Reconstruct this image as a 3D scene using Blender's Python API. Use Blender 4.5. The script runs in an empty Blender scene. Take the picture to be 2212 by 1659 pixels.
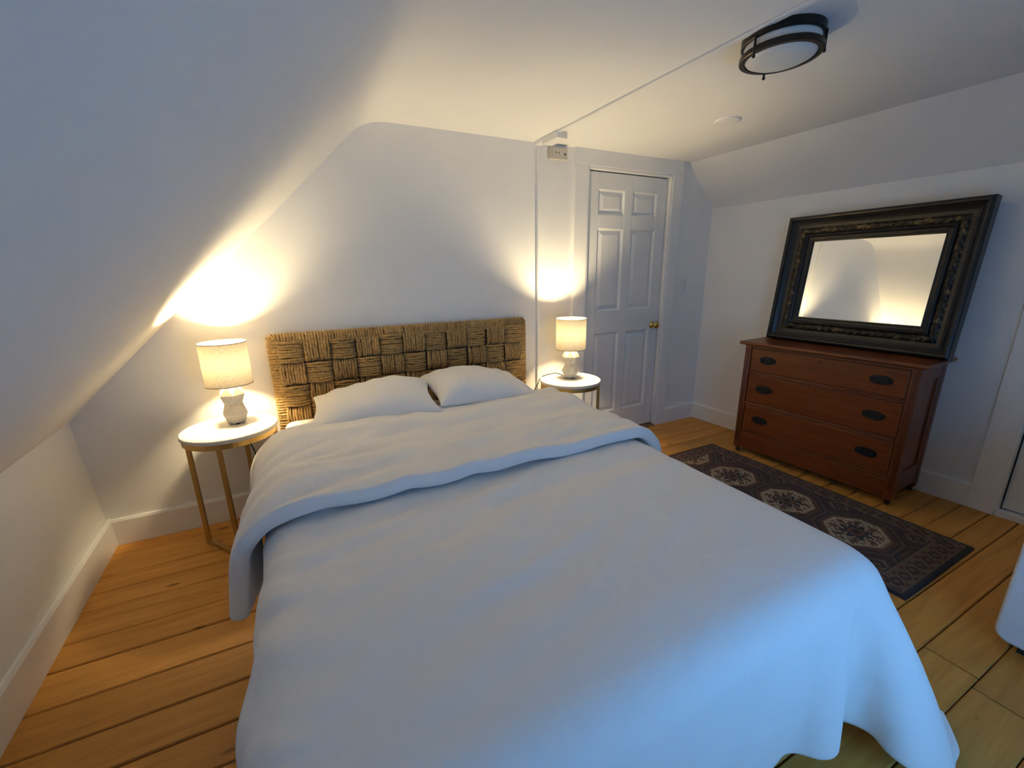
import bpy, bmesh, math, random
import numpy as np
from mathutils import Vector, Matrix, noise as mnoise

sc = bpy.context.scene
COL = sc.collection
random.seed(7)
rng = np.random.default_rng(7)

# ------------------------------------------------------------------ camera
PX_W, F_PX = 2212.0, 901.52
YAW, PITCH, ROLL = math.radians(25.9665), math.radians(-14.9427), math.radians(-0.9282)
CAM_POS = Vector((1.0659, -2.6392, 1.35))
fwd = Vector((math.sin(YAW) * math.cos(PITCH), math.cos(YAW) * math.cos(PITCH), math.sin(PITCH)))
rgt0 = Vector((math.cos(YAW), -math.sin(YAW), 0.0))
up0 = rgt0.cross(fwd)
rgt = math.cos(ROLL) * rgt0 + math.sin(ROLL) * up0
upv = -math.sin(ROLL) * rgt0 + math.cos(ROLL) * up0
cam_data = bpy.data.cameras.new('camera')
cam_data.sensor_width = 36.0
cam_data.lens = 36.0 * F_PX / PX_W
cam_data.clip_start = 0.02
cam = bpy.data.objects.new('camera', cam_data)
M = Matrix((rgt, upv, -fwd)).transposed().to_4x4()
M.translation = CAM_POS
cam.matrix_world = M
COL.objects.link(cam)
sc.camera = cam

# ------------------------------------------------------------------ view, world, window light
sc.view_settings.view_transform = 'Standard'
sc.view_settings.look = 'None'
sc.view_settings.gamma = 1.0
sc.view_settings.use_curve_mapping = False
sc.view_settings.exposure = 0.42
sc.cycles.use_denoising = True
sc.cycles.max_bounces = 8
sc.cycles.diffuse_bounces = 6
sc.cycles.caustics_reflective = False
sc.cycles.caustics_refractive = False
sc.cycles.sample_clamp_indirect = 6.0
sc.cycles.adaptive_threshold = 0.05

SKY_COLOR = (0.13, 0.45, 1.0)
SKY_STRENGTH = 4.9
LAMP_POWER = 25.0
LAMP_COLOR = (1.0, 0.80, 0.46)
world = bpy.data.worlds.new('world')
sc.world = world
world.use_nodes = True
bg = world.node_tree.nodes['Background']
bg.inputs['Color'].default_value = (*SKY_COLOR, 1)
bg.inputs['Strength'].default_value = SKY_STRENGTH

FRONT_Y = -3.20
WIN = (1.65, 2.65, 0.32, 1.25)          # window opening in the wall behind the camera: x0, x1, z0, z1
portal = bpy.data.lights.new('window_portal', 'AREA')
portal.shape = 'RECTANGLE'
portal.size, portal.size_y = WIN[1] - WIN[0], WIN[3] - WIN[2]
portal.cycles.is_portal = True
po = bpy.data.objects.new('window_portal', portal)
po.location = ((WIN[0] + WIN[1]) / 2, FRONT_Y - 0.11, (WIN[2] + WIN[3]) / 2)
po.rotation_euler = (math.radians(90), 0, 0)
COL.objects.link(po)

# ------------------------------------------------------------------ helpers
TH = math.atan(0.0674)                  # the side walls stand 3.9 degrees off square to the back wall
cT, sT = math.cos(TH), math.sin(TH)
WN = Vector((cT, sT, 0))
WD = Vector((sT, -cT, 0))
W_R = 4.2433
WALL_ROT = TH - math.pi / 2             # local x runs along the right wall towards the camera, local y into it
H_CEIL = 2.166


def wall_point(s, off=0.0, z=0.0):
    p = WN * (W_R - off) + WD * s
    return Vector((p.x, p.y, z))


def tag(o, label=None, cat=None, group=None, kind=None):
    if label: o['label'] = label
    if cat: o['category'] = cat
    if group: o['group'] = group
    if kind: o['kind'] = kind
    return o


def empty(name, loc=(0, 0, 0), rz=0.0, label=None, cat=None, group=None, kind=None):
    o = bpy.data.objects.new(name, None)
    o.empty_display_size = 0.05
    o.location = loc
    o.rotation_euler = (0, 0, rz)
    COL.objects.link(o)
    return tag(o, label, cat, group, kind)


def link_mesh(name, me, mat=None, parent=None, loc=None, rot=None):
    o = bpy.data.objects.new(name, me)
    if mat is not None and not me.materials:
        me.materials.append(mat)
    if parent is not None: o.parent = parent
    if loc is not None: o.location = loc
    if rot is not None: o.rotation_euler = rot
    COL.objects.link(o)
    return o


def copy_tree(o, parent=None):
    c = o.copy()
    COL.objects.link(c)
    if parent is not None: c.parent = parent
    for ch in list(o.children):
        copy_tree(ch, c)
    return c


class MB:
    """collects shapes of ONE part"""
    def __init__(self):
        self.v, self.f, self.sm = [], [], []

    def add(self, vs, fs, smooth=False):
        n = len(self.v)
        self.v += [tuple(map(float, p)) for p in vs]
        for f in fs:
            self.f.append(tuple(i + n for i in f))
            self.sm.append(smooth)
        return self

    def box(self, x0, x1, y0, y1, z0, z1, m=None):
        vs = [(x0, y0, z0), (x1, y0, z0), (x1, y1, z0), (x0, y1, z0), (x0, y0, z1), (x1, y0, z1), (x1, y1, z1), (x0, y1, z1)]
        if m is not None: vs = [m @ Vector(p) for p in vs]
        return self.add(vs, [(0, 3, 2, 1), (4, 5, 6, 7), (0, 1, 5, 4), (1, 2, 6, 5), (2, 3, 7, 6), (3, 0, 4, 7)])

    def prism(self, poly, a, b, axis='y'):
        """poly of 2D points, extruded from a to b along axis (poly gives the other two in order)"""
        def P(u, v, t):
            return {'x': (t, u, v), 'y': (u, t, v), 'z': (u, v, t)}[axis]
        n = len(poly)
        vs = [P(u, v, a) for u, v in poly] + [P(u, v, b) for u, v in poly]
        fs = [tuple(range(n)), tuple(range(2 * n - 1, n - 1, -1))]
        fs += [(i, i + n, (i + 1) % n + n, (i + 1) % n) for i in range(n)]
        return self.add(vs, fs)

    def lathe(self, prof, n=32, smooth=True, center=(0, 0, 0), m=None, phase=0.0):
        vs, fs = [], []
        for r, z in prof:
            for i in range(n):
                a = 2 * math.pi * i / n + phase
                p = Vector((center[0] + r * math.cos(a), center[1] + r * math.sin(a), center[2] + z))
                vs.append(m @ p if m is not None else p)
        for j in range(len(prof) - 1):
            for i in range(n):
                k = (i + 1) % n
                fs.append((j * n + i, j * n + k, (j + 1) * n + k, (j + 1) * n + i))
        return self.add(vs, fs, smooth)

    def disc(self, r, z, n=32, center=(0, 0), up=True, m=None):
        vs = [Vector((center[0] + r * math.cos(2 * math.pi * i / n), center[1] + r * math.sin(2 * math.pi * i / n), z)) for i in range(n)]
        if m is not None: vs = [m @ p for p in vs]
        return self.add(vs, [tuple(range(n)) if up else tuple(range(n - 1, -1, -1))])

    def tube(self, pts, r, n=8, cap=True, smooth=True):
        pts = [Vector(p) for p in pts]
        rs = r if isinstance(r, (list, tuple)) else [r] * len(pts)
        vs, fs = [], []
        ref = Vector((0, 0, 1))
        d0 = (pts[1] - pts[0]).normalized()
        if abs(d0.dot(ref)) > 0.95: ref = Vector((1, 0, 0))
        for i, p in enumerate(pts):
            d = (pts[min(i + 1, len(pts) - 1)] - pts[max(i - 1, 0)]).normalized()
            u = d.cross(ref).normalized()
            w = d.cross(u)
            for k in range(n):
                a = 2 * math.pi * k / n
                vs.append(p + rs[i] * (math.cos(a) * u + math.sin(a) * w))
        for i in range(len(pts) - 1):
            for k in range(n):
                fs.append((i * n + k, i * n + (k + 1) % n, (i + 1) * n + (k + 1) % n, (i + 1) * n + k))
        self.add(vs, fs, smooth)
        if cap:
            base = len(self.v) - len(vs)
            self.f.append(tuple(base + k for k in range(n))[::-1]); self.sm.append(False)
            self.f.append(tuple(base + (len(pts) - 1) * n + k for k in range(n))); self.sm.append(False)
        return self

    def sphere(self, c, r, nu=12, nv=8, sc_=(1, 1, 1)):
        prof = []
        vs, fs = [], []
        for j in range(nv + 1):
            t = math.pi * j / nv
            for i in range(nu):
                a = 2 * math.pi * i / nu
                rr = max(math.sin(t), 1e-3)
                vs.append((c[0] + sc_[0] * r * rr * math.cos(a), c[1] + sc_[1] * r * rr * math.sin(a), c[2] - sc_[2] * r * math.cos(t)))
        for j in range(nv):
            for i in range(nu):
                k = (i + 1) % nu
                fs.append((j * nu + i, j * nu + k, (j + 1) * nu + k, (j + 1) * nu + i))
        return self.add(vs, fs, True)

    def mesh(self, name):
        me = bpy.data.meshes.new(name)
        me.from_pydata(self.v, [], self.f)
        me.polygons.foreach_set('use_smooth', self.sm)
        me.update()
        bm = bmesh.new(); bm.from_mesh(me)
        bmesh.ops.recalc_face_normals(bm, faces=bm.faces)
        bm.to_mesh(me); bm.free()
        return me

    def build(self, name, mat, parent=None, loc=None, rot=None, bevel=0.0, seg=2, origin=None):
        if origin is not None:
            self.v = [(p[0] - origin[0], p[1] - origin[1], p[2] - origin[2]) for p in self.v]
            loc = origin
        o = link_mesh(name, self.mesh(name), mat, parent, loc, rot)
        if bevel > 0: add_bevel(o, bevel, seg)
        return o


def add_bevel(o, w, seg=2):
    b = o.modifiers.new('bevel', 'BEVEL')
    b.width = w; b.segments = seg; b.limit_method = 'ANGLE'; b.angle_limit = math.radians(35)
    return b


# ------------------------------------------------------------------ materials
def new_mat(name):
    m = bpy.data.materials.new(name)
    m.use_nodes = True
    nt = m.node_tree
    return m, nt, nt.nodes['Principled BSDF']


def N(nt, kind, **kw):
    n = nt.nodes.new(kind)
    for k, v in kw.items():
        if hasattr(n, k): setattr(n, k, v)
        else: n.inputs[k].default_value = v
    return n


def ramp(nt, stops):
    r = nt.nodes.new('ShaderNodeValToRGB')
    el = r.color_ramp.elements
    while len(el) < len(stops): el.new(0.5)
    for e, (p, c) in zip(el, stops):
        e.position = p
        e.color = (*c, 1)
    return r


def coords(nt, scale=(1, 1, 1), out='Object'):
    tc = nt.nodes.new('ShaderNodeTexCoord')
    mp = nt.nodes.new('ShaderNodeMapping')
    mp.inputs['Scale'].default_value = scale
    nt.links.new(tc.outputs[out], mp.inputs['Vector'])
    return mp


def plain(name, col, rough=0.5, metal=0.0, var=0.04, nscale=30.0, bump=0.0, bscale=None, sheen=0.0, coat=0.0):
    m, nt, b = new_mat(name)
    mp = coords(nt)
    nz = N(nt, 'ShaderNodeTexNoise'); nz.inputs['Scale'].default_value = nscale; nz.inputs['Detail'].default_value = 4
    nt.links.new(mp.outputs['Vector'], nz.inputs['Vector'])
    lo = tuple(max(c * (1 - var), 0) for c in col); hi = tuple(min(c * (1 + var), 1) for c in col)
    r = ramp(nt, [(0.3, lo), (0.7, hi)])
    nt.links.new(nz.outputs['Fac'], r.inputs['Fac'])
    nt.links.new(r.outputs['Color'], b.inputs['Base Color'])
    b.inputs['Roughness'].default_value = rough
    b.inputs['Metallic'].default_value = metal
    if sheen: b.inputs['Sheen Weight'].default_value = sheen
    if coat: b.inputs['Coat Weight'].default_value = coat
    if bump:
        n2 = N(nt, 'ShaderNodeTexNoise'); n2.inputs['Scale'].default_value = bscale or nscale * 4; n2.inputs['Detail'].default_value = 6
        nt.links.new(mp.outputs['Vector'], n2.inputs['Vector'])
        bp = N(nt, 'ShaderNodeBump'); bp.inputs['Strength'].default_value = bump; bp.inputs['Distance'].default_value = 0.01
        nt.links.new(n2.outputs['Fac'], bp.inputs['Height'])
        nt.links.new(bp.outputs['Normal'], b.inputs['Normal'])
    return m


def wood(name, dark, mid, light, axis='x', rough=0.45, stretch=14.0, scale=5.0, knots=False, obj_random=0.0, bump=0.08):
    m, nt, b = new_mat(name)
    s = {'x': (1, stretch, stretch), 'y': (stretch, 1, stretch), 'z': (stretch, stretch, 1)}[axis]
    mp = coords(nt, s)
    oi = N(nt, 'ShaderNodeObjectInfo')
    ad = N(nt, 'ShaderNodeVectorMath', operation='ADD')
    cmb = N(nt, 'ShaderNodeCombineXYZ')
    mul = N(nt, 'ShaderNodeMath', operation='MULTIPLY'); mul.inputs[1].default_value = 37.0
    nt.links.new(oi.outputs['Random'], mul.inputs[0])
    nt.links.new(mul.outputs[0], cmb.inputs[0]); nt.links.new(mul.outputs[0], cmb.inputs[2])
    nt.links.new(mp.outputs['Vector'], ad.inputs[0]); nt.links.new(cmb.outputs[0], ad.inputs[1])
    nz = N(nt, 'ShaderNodeTexNoise'); nz.inputs['Scale'].default_value = scale; nz.inputs['Detail'].default_value = 8; nz.inputs['Roughness'].default_value = 0.6; nz.inputs['Distortion'].default_value = 0.6
    nt.links.new(ad.outputs[0], nz.inputs['Vector'])
    r = ramp(nt, [(0.28, dark), (0.5, mid), (0.75, light)])
    nt.links.new(nz.outputs['Fac'], r.inputs['Fac'])
    out = r.outputs['Color']
    if knots:
        mp2 = coords(nt, (2.2, 6.0, 6.0))
        ad2 = N(nt, 'ShaderNodeVectorMath', operation='ADD')
        nt.links.new(mp2.outputs['Vector'], ad2.inputs[0]); nt.links.new(cmb.outputs[0], ad2.inputs[1])
        vo = N(nt, 'ShaderNodeTexVoronoi'); vo.inputs['Scale'].default_value = 1.3
        nt.links.new(ad2.outputs[0], vo.inputs['Vector'])
        kr = ramp(nt, [(0.05, (0.16, 0.07, 0.02)), (0.10, (1, 1, 1))])
        nt.links.new(vo.outputs['Distance'], kr.inputs['Fac'])
        mx = N(nt, 'ShaderNodeMixRGB', blend_type='MULTIPLY'); mx.inputs['Fac'].default_value = 0.75
        nt.links.new(out, mx.inputs['Color1']); nt.links.new(kr.outputs['Color'], mx.inputs['Color2'])
        out = mx.outputs['Color']
    if obj_random:
        hv = N(nt, 'ShaderNodeHueSaturation')
        mr = N(nt, 'ShaderNodeMapRange'); mr.inputs['To Min'].default_value = 1 - obj_random; mr.inputs['To Max'].default_value = 1 + obj_random
        nt.links.new(oi.outputs['Random'], mr.inputs['Value']); nt.links.new(mr.outputs['Result'], hv.inputs['Value'])
        nt.links.new(out, hv.inputs['Color'])
        out = hv.outputs['Color']
    nt.links.new(out, b.inputs['Base Color'])
    b.inputs['Roughness'].default_value = rough
    bp = N(nt, 'ShaderNodeBump'); bp.inputs['Strength'].default_value = bump; bp.inputs['Distance'].default_value = 0.004
    nt.links.new(nz.outputs['Fac'], bp.inputs['Height']); nt.links.new(bp.outputs['Normal'], b.inputs['Normal'])
    return m


PLASTER = plain('plaster_paint', (0.88, 0.87, 0.85), 0.75, var=0.012, nscale=3, bump=0.10, bscale=9)
WALLP = plain('wall_paint', (0.87, 0.865, 0.85), 0.65, var=0.012, nscale=4, bump=0.06, bscale=40)
TRIMP = plain('trim_paint', (0.87, 0.865, 0.85), 0.38, var=0.012, nscale=8, bump=0.03, bscale=60)
DOORP = plain('door_paint', (0.79, 0.80, 0.80), 0.40, var=0.015, nscale=8, bump=0.03, bscale=60)
PINE = wood('pine_planks', (0.44, 0.190, 0.032), (0.56, 0.262, 0.048), (0.65, 0.322, 0.066), 'x', 0.58, 14, 2.2, knots=True, obj_random=0.13)
DARKGAP = plain('floor_gap', (0.035, 0.02, 0.01), 0.9)
THRESH = wood('threshold_wood', (0.12, 0.06, 0.03), (0.20, 0.11, 0.05), (0.26, 0.15, 0.07), 'x', 0.5)
CHERRY = wood('dresser_wood', (0.105, 0.025, 0.006), (0.150, 0.038, 0.009), (0.195, 0.055, 0.013), 'x', 0.33, 16, 2.5, bump=0.04)
CHERRY_Z = wood('dresser_wood_upright', (0.105, 0.025, 0.006), (0.150, 0.038, 0.009), (0.195, 0.055, 0.013), 'z', 0.33, 16, 2.5, bump=0.04)
IRON = plain('dark_handle_metal', (0.03, 0.032, 0.034), 0.45, 0.7, var=0.3, nscale=60)
BRASS = plain('brass', (0.70, 0.48, 0.16), 0.22, 1.0, var=0.08, nscale=20)
GOLD = plain('brushed_gold_leg', (0.50, 0.34, 0.115), 0.38, 0.85, var=0.06, nscale=40)
STONE = plain('white_table_top', (0.66, 0.64, 0.60), 0.30, var=0.04, nscale=7)
CERAMIC = plain('white_ceramic', (0.55, 0.53, 0.49), 0.55, var=0.05, nscale=60, bump=0.05, bscale=120)
BRONZE = plain('dark_bronze', (0.035, 0.030, 0.026), 0.35, 0.75, var=0.2, nscale=20)
CORD = plain('dark_cord', (0.025, 0.024, 0.022), 0.5)
BEIGE = plain('aged_beige_plastic', (0.62, 0.58, 0.50), 0.45, var=0.05, nscale=20)
BLACK = plain('black_plastic', (0.02, 0.02, 0.02), 0.5)
WHITEP = plain('white_plastic', (0.82, 0.82, 0.80), 0.35, var=0.01)
SHEET = plain('fitted_sheet', (0.80, 0.74, 0.69), 0.9, var=0.02, bump=0.1, bscale=200, sheen=0.2)
TICKING = plain('bed_base_fabric', (0.70, 0.69, 0.66), 0.9, var=0.02, bump=0.1, bscale=200)
STEEL = plain('worn_steel', (0.25, 0.23, 0.2), 0.45, 0.9, var=0.3, nscale=80)
FRIDGE = plain('white_enamel', (0.80, 0.81, 0.82), 0.30, var=0.01, nscale=6)


def fabric(name, col, wr=0.25):
    m, nt, b = new_mat(name)
    mp = coords(nt)
    n1 = N(nt, 'ShaderNodeTexNoise'); n1.inputs['Scale'].default_value = 9; n1.inputs['Detail'].default_value = 5; n1.inputs['Roughness'].default_value = 0.55
    n2 = N(nt, 'ShaderNodeTexNoise'); n2.inputs['Scale'].default_value = 420; n2.inputs['Detail'].default_value = 2
    for n in (n1, n2): nt.links.new(mp.outputs['Vector'], n.inputs['Vector'])
    b1 = N(nt, 'ShaderNodeBump'); b1.inputs['Strength'].default_value = wr; b1.inputs['Distance'].default_value = 0.012
    b2 = N(nt, 'ShaderNodeBump'); b2.inputs['Strength'].default_value = 0.10; b2.inputs['Distance'].default_value = 0.002
    nt.links.new(n1.outputs['Fac'], b1.inputs['Height'])
    nt.links.new(n2.outputs['Fac'], b2.inputs['Height'])
    nt.links.new(b1.outputs['Normal'], b2.inputs['Normal'])
    nt.links.new(b2.outputs['Normal'], b.inputs['Normal'])
    b.inputs['Base Color'].default_value = (*col, 1)
    b.inputs['Roughness'].default_value = 0.85
    b.inputs['Sheen Weight'].default_value = 0.15
    return m


COTTON = fabric('white_cotton', (0.91, 0.885, 0.865), 0.38)
PILLOWC = fabric('white_pillowcase', (0.91, 0.89, 0.87), 0.42)


def shade_mat():
    m, nt, b = new_mat('linen_lamp_shade')
    nt.nodes.remove(b)
    out = nt.nodes['Material Output']
    mp = coords(nt, (60, 60, 260))
    nz = N(nt, 'ShaderNodeTexNoise'); nz.inputs['Scale'].default_value = 1.4; nz.inputs['Detail'].default_value = 4
    nt.links.new(mp.outputs['Vector'], nz.inputs['Vector'])
    r = ramp(nt, [(0.3, (0.70, 0.56, 0.36)), (0.7, (0.90, 0.80, 0.60))])
    nt.links.new(nz.outputs['Fac'], r.inputs['Fac'])
    d = N(nt, 'ShaderNodeBsdfDiffuse'); t = N(nt, 'ShaderNodeBsdfTranslucent')
    nt.links.new(r.outputs['Color'], d.inputs['Color']); nt.links.new(r.outputs['Color'], t.inputs['Color'])
    mx = N(nt, 'ShaderNodeMixShader'); mx.inputs['Fac'].default_value = 0.020
    nt.links.new(d.outputs[0], mx.inputs[1]); nt.links.new(t.outputs[0], mx.inputs[2])
    nt.links.new(mx.outputs[0], out.inputs['Surface'])
    return m


SHADE = shade_mat()
SHADE_TRIM = plain('shade_edge_tape', (0.42, 0.32, 0.22), 0.8)


def bulb_mat():
    m, nt, b = new_mat('warm_bulb')
    b.inputs['Base Color'].default_value = (0.9, 0.85, 0.75, 1)
    b.inputs['Emission Color'].default_value = (*LAMP_COLOR, 1)
    b.inputs['Emission Strength'].default_value = LAMP_POWER / (math.pi * 4 * math.pi * 0.03 ** 2)
    return m


BULB = bulb_mat()


def glass_pane():
    m, nt, b = new_mat('window_glass')
    nt.nodes.remove(b)
    out = nt.nodes['Material Output']
    t = N(nt, 'ShaderNodeBsdfTransparent'); g = N(nt, 'ShaderNodeBsdfGlossy'); g.inputs['Roughness'].default_value = 0.02
    mx = N(nt, 'ShaderNodeMixShader'); mx.inputs['Fac'].default_value = 0.06
    nt.links.new(t.outputs[0], mx.inputs[1]); nt.links.new(g.outputs[0], mx.inputs[2])
    nt.links.new(mx.outputs[0], out.inputs['Surface'])
    return m


PANE = glass_pane()


def mirror_mat():
    m, nt, b = new_mat('mirror_silver')
    mp = coords(nt)
    nz = N(nt, 'ShaderNodeTexNoise'); nz.inputs['Scale'].default_value = 5
    nt.links.new(mp.outputs['Vector'], nz.inputs['Vector'])
    r = ramp(nt, [(0.3, (0.90, 0.91, 0.88)), (0.7, (0.94, 0.94, 0.92))])
    nt.links.new(nz.outputs['Fac'], r.inputs['Fac']); nt.links.new(r.outputs['Color'], b.inputs['Base Color'])
    b.inputs['Metallic'].default_value = 1.0
    b.inputs['Roughness'].default_value = 0.015
    return m


MIRROR = mirror_mat()


def frame_mat(name, base, gold, lo, hi, rough, metal=0.0):
    m, nt, b = new_mat(name)
    mp = coords(nt)
    nz = N(nt, 'ShaderNodeTexNoise'); nz.inputs['Scale'].default_value = 26; nz.inputs['Detail'].default_value = 7; nz.inputs['Roughness'].default_value = 0.7
    nt.links.new(mp.outputs['Vector'], nz.inputs['Vector'])
    r = ramp(nt, [(lo, base), (hi, gold)])
    nt.links.new(nz.outputs['Fac'], r.inputs['Fac']); nt.links.new(r.outputs['Color'], b.inputs['Base Color'])
    b.inputs['Roughness'].default_value = rough
    b.inputs['Metallic'].default_value = metal
    bp = N(nt, 'ShaderNodeBump'); bp.inputs['Strength'].default_value = 0.3; bp.inputs['Distance'].default_value = 0.004
    nt.links.new(nz.outputs['Fac'], bp.inputs['Height']); nt.links.new(bp.outputs['Normal'], b.inputs['Normal'])
    return m


EBONY = frame_mat('ebonised_frame', (0.008, 0.008, 0.008), (0.026, 0.022, 0.016), 0.45, 0.75, 0.32)
GILT = frame_mat('worn_gilding', (0.020, 0.016, 0.010), (0.32, 0.22, 0.085), 0.50, 0.72, 0.42, 0.3)


def opal_mat():
    m, nt, b = new_mat('opal_glass')
    mp = coords(nt)
    nz = N(nt, 'ShaderNodeTexNoise'); nz.inputs['Scale'].default_value = 6
    nt.links.new(mp.outputs['Vector'], nz.inputs['Vector'])
    r = ramp(nt, [(0.3, (0.76, 0.77, 0.74)), (0.7, (0.80, 0.81, 0.78))])
    nt.links.new(nz.outputs['Fac'], r.inputs['Fac']); nt.links.new(r.outputs['Color'], b.inputs['Base Color'])
    b.inputs['Roughness'].default_value = 0.35
    return m


OPAL = opal_mat()


def straw_mat():
    m, nt, b = new_mat('woven_seagrass')
    mp = coords(nt, (1, 1, 1))
    oi = N(nt, 'ShaderNodeObjectInfo')
    mul = N(nt, 'ShaderNodeMath', operation='MULTIPLY'); mul.inputs[1].default_value = 53
    nt.links.new(oi.outputs['Random'], mul.inputs[0])
    ad = N(nt, 'ShaderNodeVectorMath', operation='ADD')
    nt.links.new(mp.outputs['Vector'], ad.inputs[0]); nt.links.new(mul.outputs[0], ad.inputs[1])
    nz = N(nt, 'ShaderNodeTexNoise'); nz.inputs['Scale'].default_value = 70; nz.inputs['Detail'].default_value = 6; nz.inputs['Roughness'].default_value = 0.7
    nt.links.new(ad.outputs[0], nz.inputs['Vector'])
    r = ramp(nt, [(0.25, (0.14, 0.078, 0.024)), (0.5, (0.36, 0.225, 0.080)), (0.75, (0.56, 0.39, 0.165))])
    nt.links.new(nz.outputs['Fac'], r.inputs['Fac'])
    hv = N(nt, 'ShaderNodeHueSaturation')
    mr = N(nt, 'ShaderNodeMapRange'); mr.inputs['To Min'].default_value = 0.85; mr.inputs['To Max'].default_value = 1.12
    nt.links.new(oi.outputs['Random'], mr.inputs['Value']); nt.links.new(mr.outputs['Result'], hv.inputs['Value'])
    nt.links.new(r.outputs['Color'], hv.inputs['Color'])
    nt.links.new(hv.outputs['Color'], b.inputs['Base Color'])
    b.inputs['Roughness'].default_value = 0.75
    bp = N(nt, 'ShaderNodeBump'); bp.inputs['Strength'].default_value = 0.5; bp.inputs['Distance'].default_value = 0.003
    nt.links.new(nz.outputs['Fac'], bp.inputs['Height']); nt.links.new(bp.outputs['Normal'], b.inputs['Normal'])
    return m


STRAW = straw_mat()
STRAW_CORE = plain('headboard_core', (0.06, 0.03, 0.012), 0.9)

# ------------------------------------------------------------------ the setting
Y0, Y1 = 0.0, FRONT_Y                     # back wall, front wall


def left_floor_x(y): return 0.012 - 0.0605 * y
def left_knee_x(y): return -0.020 - 0.0674 * y
def right_floor_x(y): return (W_R - sT * y) / cT


# floor: dark subfloor + separate pine planks
fb = MB(); fb.box(-0.4, 5.0, Y1 - 0.1, 0.15, -0.12, -0.022)
floor = fb.build('floor', DARKGAP, origin=(2.0, -1.7, -0.022))
tag(floor, kind='structure')
edges = [0.02, -0.105, -0.305, -0.42, -0.545, -0.725, -0.86, -1.03, -1.195, -1.345, -1.48, -1.62, -1.745, -1.84, -1.95, -2.06, -2.19, -2.335,
         -2.49, -2.66, -2.81, -2.97, -3.12, -3.23]
gaps = [random.choice([0.003, 0.004, 0.006]) for _ in edges]


def plank(xa, xb, xa2, xb2, ya, yb):
    """ya > yb ; ends may be cut askew (xa,xb at ya; xa2,xb2 at yb)"""
    b = 0.004
    top = random.uniform(-0.0015, 0.0)
    o = ((xa + xb) / 2, (ya + yb) / 2, 0)
    vs = []
    for xA, xB, y, z in ((xa, xb, ya, -0.022), (xa, xb, ya, top - b), (xa, xb, ya - b, top), (xa2, xb2, yb + b, top), (xa2, xb2, yb, top - b), (xa2, xb2, yb, -0.022)):
        vs += [(xA - o[0], y - o[1], z), (xB - o[0], y - o[1], z)]
    fs = [(2 * i, 2 * i + 1, 2 * i + 3, 2 * i + 2) for i in range(5)] + [(0, 2, 4, 6, 8, 10), (11, 9, 7, 5, 3, 1)]
    m_ = MB().add(vs, fs)
    m_.build('plank', PINE, floor, loc=(o[0] - 2.0, o[1] + 1.7, 0.022))


joints = {16: 2.95, 17: 2.89, 5: 1.4, 8: 2.0, 11: 1.2, 3: 2.2, 19: 1.9, 21: 2.4, 13: 1.7}
for i in range(len(edges) - 1):
    ya, yb = edges[i] - gaps[i] / 2, edges[i + 1] + gaps[i + 1] / 2
    a1, a2 = left_floor_x(ya) - 0.012, left_floor_x(yb) - 0.012
    b1, b2 = right_floor_x(ya) + 0.012, right_floor_x(yb) + 0.012
    if i in joints:
        j = joints[i]
        plank(a1, j - 0.003, a2, j - 0.003, ya, yb)
        plank(j + 0.003, b1, j + 0.003, b2, ya, yb)
    else:
        plank(a1, b1, a2, b2, ya, yb)

# back wall with the door opening
DX0, DX1, DZ = 2.969, 3.765, 2.058
wb = MB()
wb.box(-0.4, DX0, 0, 0.12, -0.1, 2.45)
wb.box(DX1, 4.7, 0, 0.12, -0.1, 2.45)
wb.box(DX0, DX1, 0, 0.12, DZ, 2.45)
wb.box(DX0 - 0.05, DX1 + 0.05, 0.12, 0.15, -0.1, DZ + 0.05)  # unseen backing added behind the door to block sky light at its gaps
tag(wb.build('wall_back', WALLP, origin=(2.0, 0, 0)), kind='structure')

# left knee wall (leans outwards a little) and right wall
wl = MB()
pts = []
for y in (0.06, Y1 - 0.05):
    pts += [(left_floor_x(y) + 0.004, y, -0.1), (left_knee_x(y), y, 0.70), (left_knee_x(y) - 0.12, y, 0.70), (left_floor_x(y) - 0.12, y, -0.1)]
wl.add(pts, [(0, 1, 5, 4), (1, 2, 6, 5), (2, 3, 7, 6), (3, 0, 4, 7), (0, 3, 2, 1), (4, 5, 6, 7)])
tag(wl.build('wall_left', WALLP, origin=(0, -1.7, 0)), kind='structure')

D2A, D2B, D2Z = 2.262, 2.985, 1.74       # second door in the right wall (distances along the wall)
wr = MB()
wr.box(-0.4, D2A, 0, 0.12, -0.1, 1.95)
wr.box(D2B, 4.9, 0, 0.12, -0.1, 1.95)
wr.box(D2A, D2B, 0, 0.12, D2Z, 1.95)
wr.box(D2A, D2B, 0.0, 0.12, -0.1, 0.034)
wr.box(D2A - 0.05, D2B + 0.05, 0.12, 0.15, -0.1, D2Z + 0.05)  # added backing, out of view: keeps sky from leaking round the second door
wro = wr.build('wall_right', WALLP, loc=wall_point(0), rot=(0, 0, WALL_ROT))
tag(wro, kind='structure')

# front wall with the window opening
wf = MB()
wf.box(-0.4, WIN[0], Y1 - 0.12, Y1, -0.1, 2.45)
wf.box(WIN[1], 5.0, Y1 - 0.12, Y1, -0.1, 2.45)
wf.box(WIN[0], WIN[1], Y1 - 0.12, Y1, -0.1, WIN[2])
wf.box(WIN[0], WIN[1], Y1 - 0.12, Y1, WIN[3], 2.45)
tag(wf.build('wall_front', WALLP, origin=(2.0, Y1, 0)), kind='structure')

# ceiling: left slope, softly rounded fold, flat, crease, right slope
ys = [0.06] + [Y1 * k / 56 for k in range(57)] + [Y1 - 0.06]
ys = sorted(set(ys), reverse=True)
rowsA, rowsB = [], []


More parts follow.
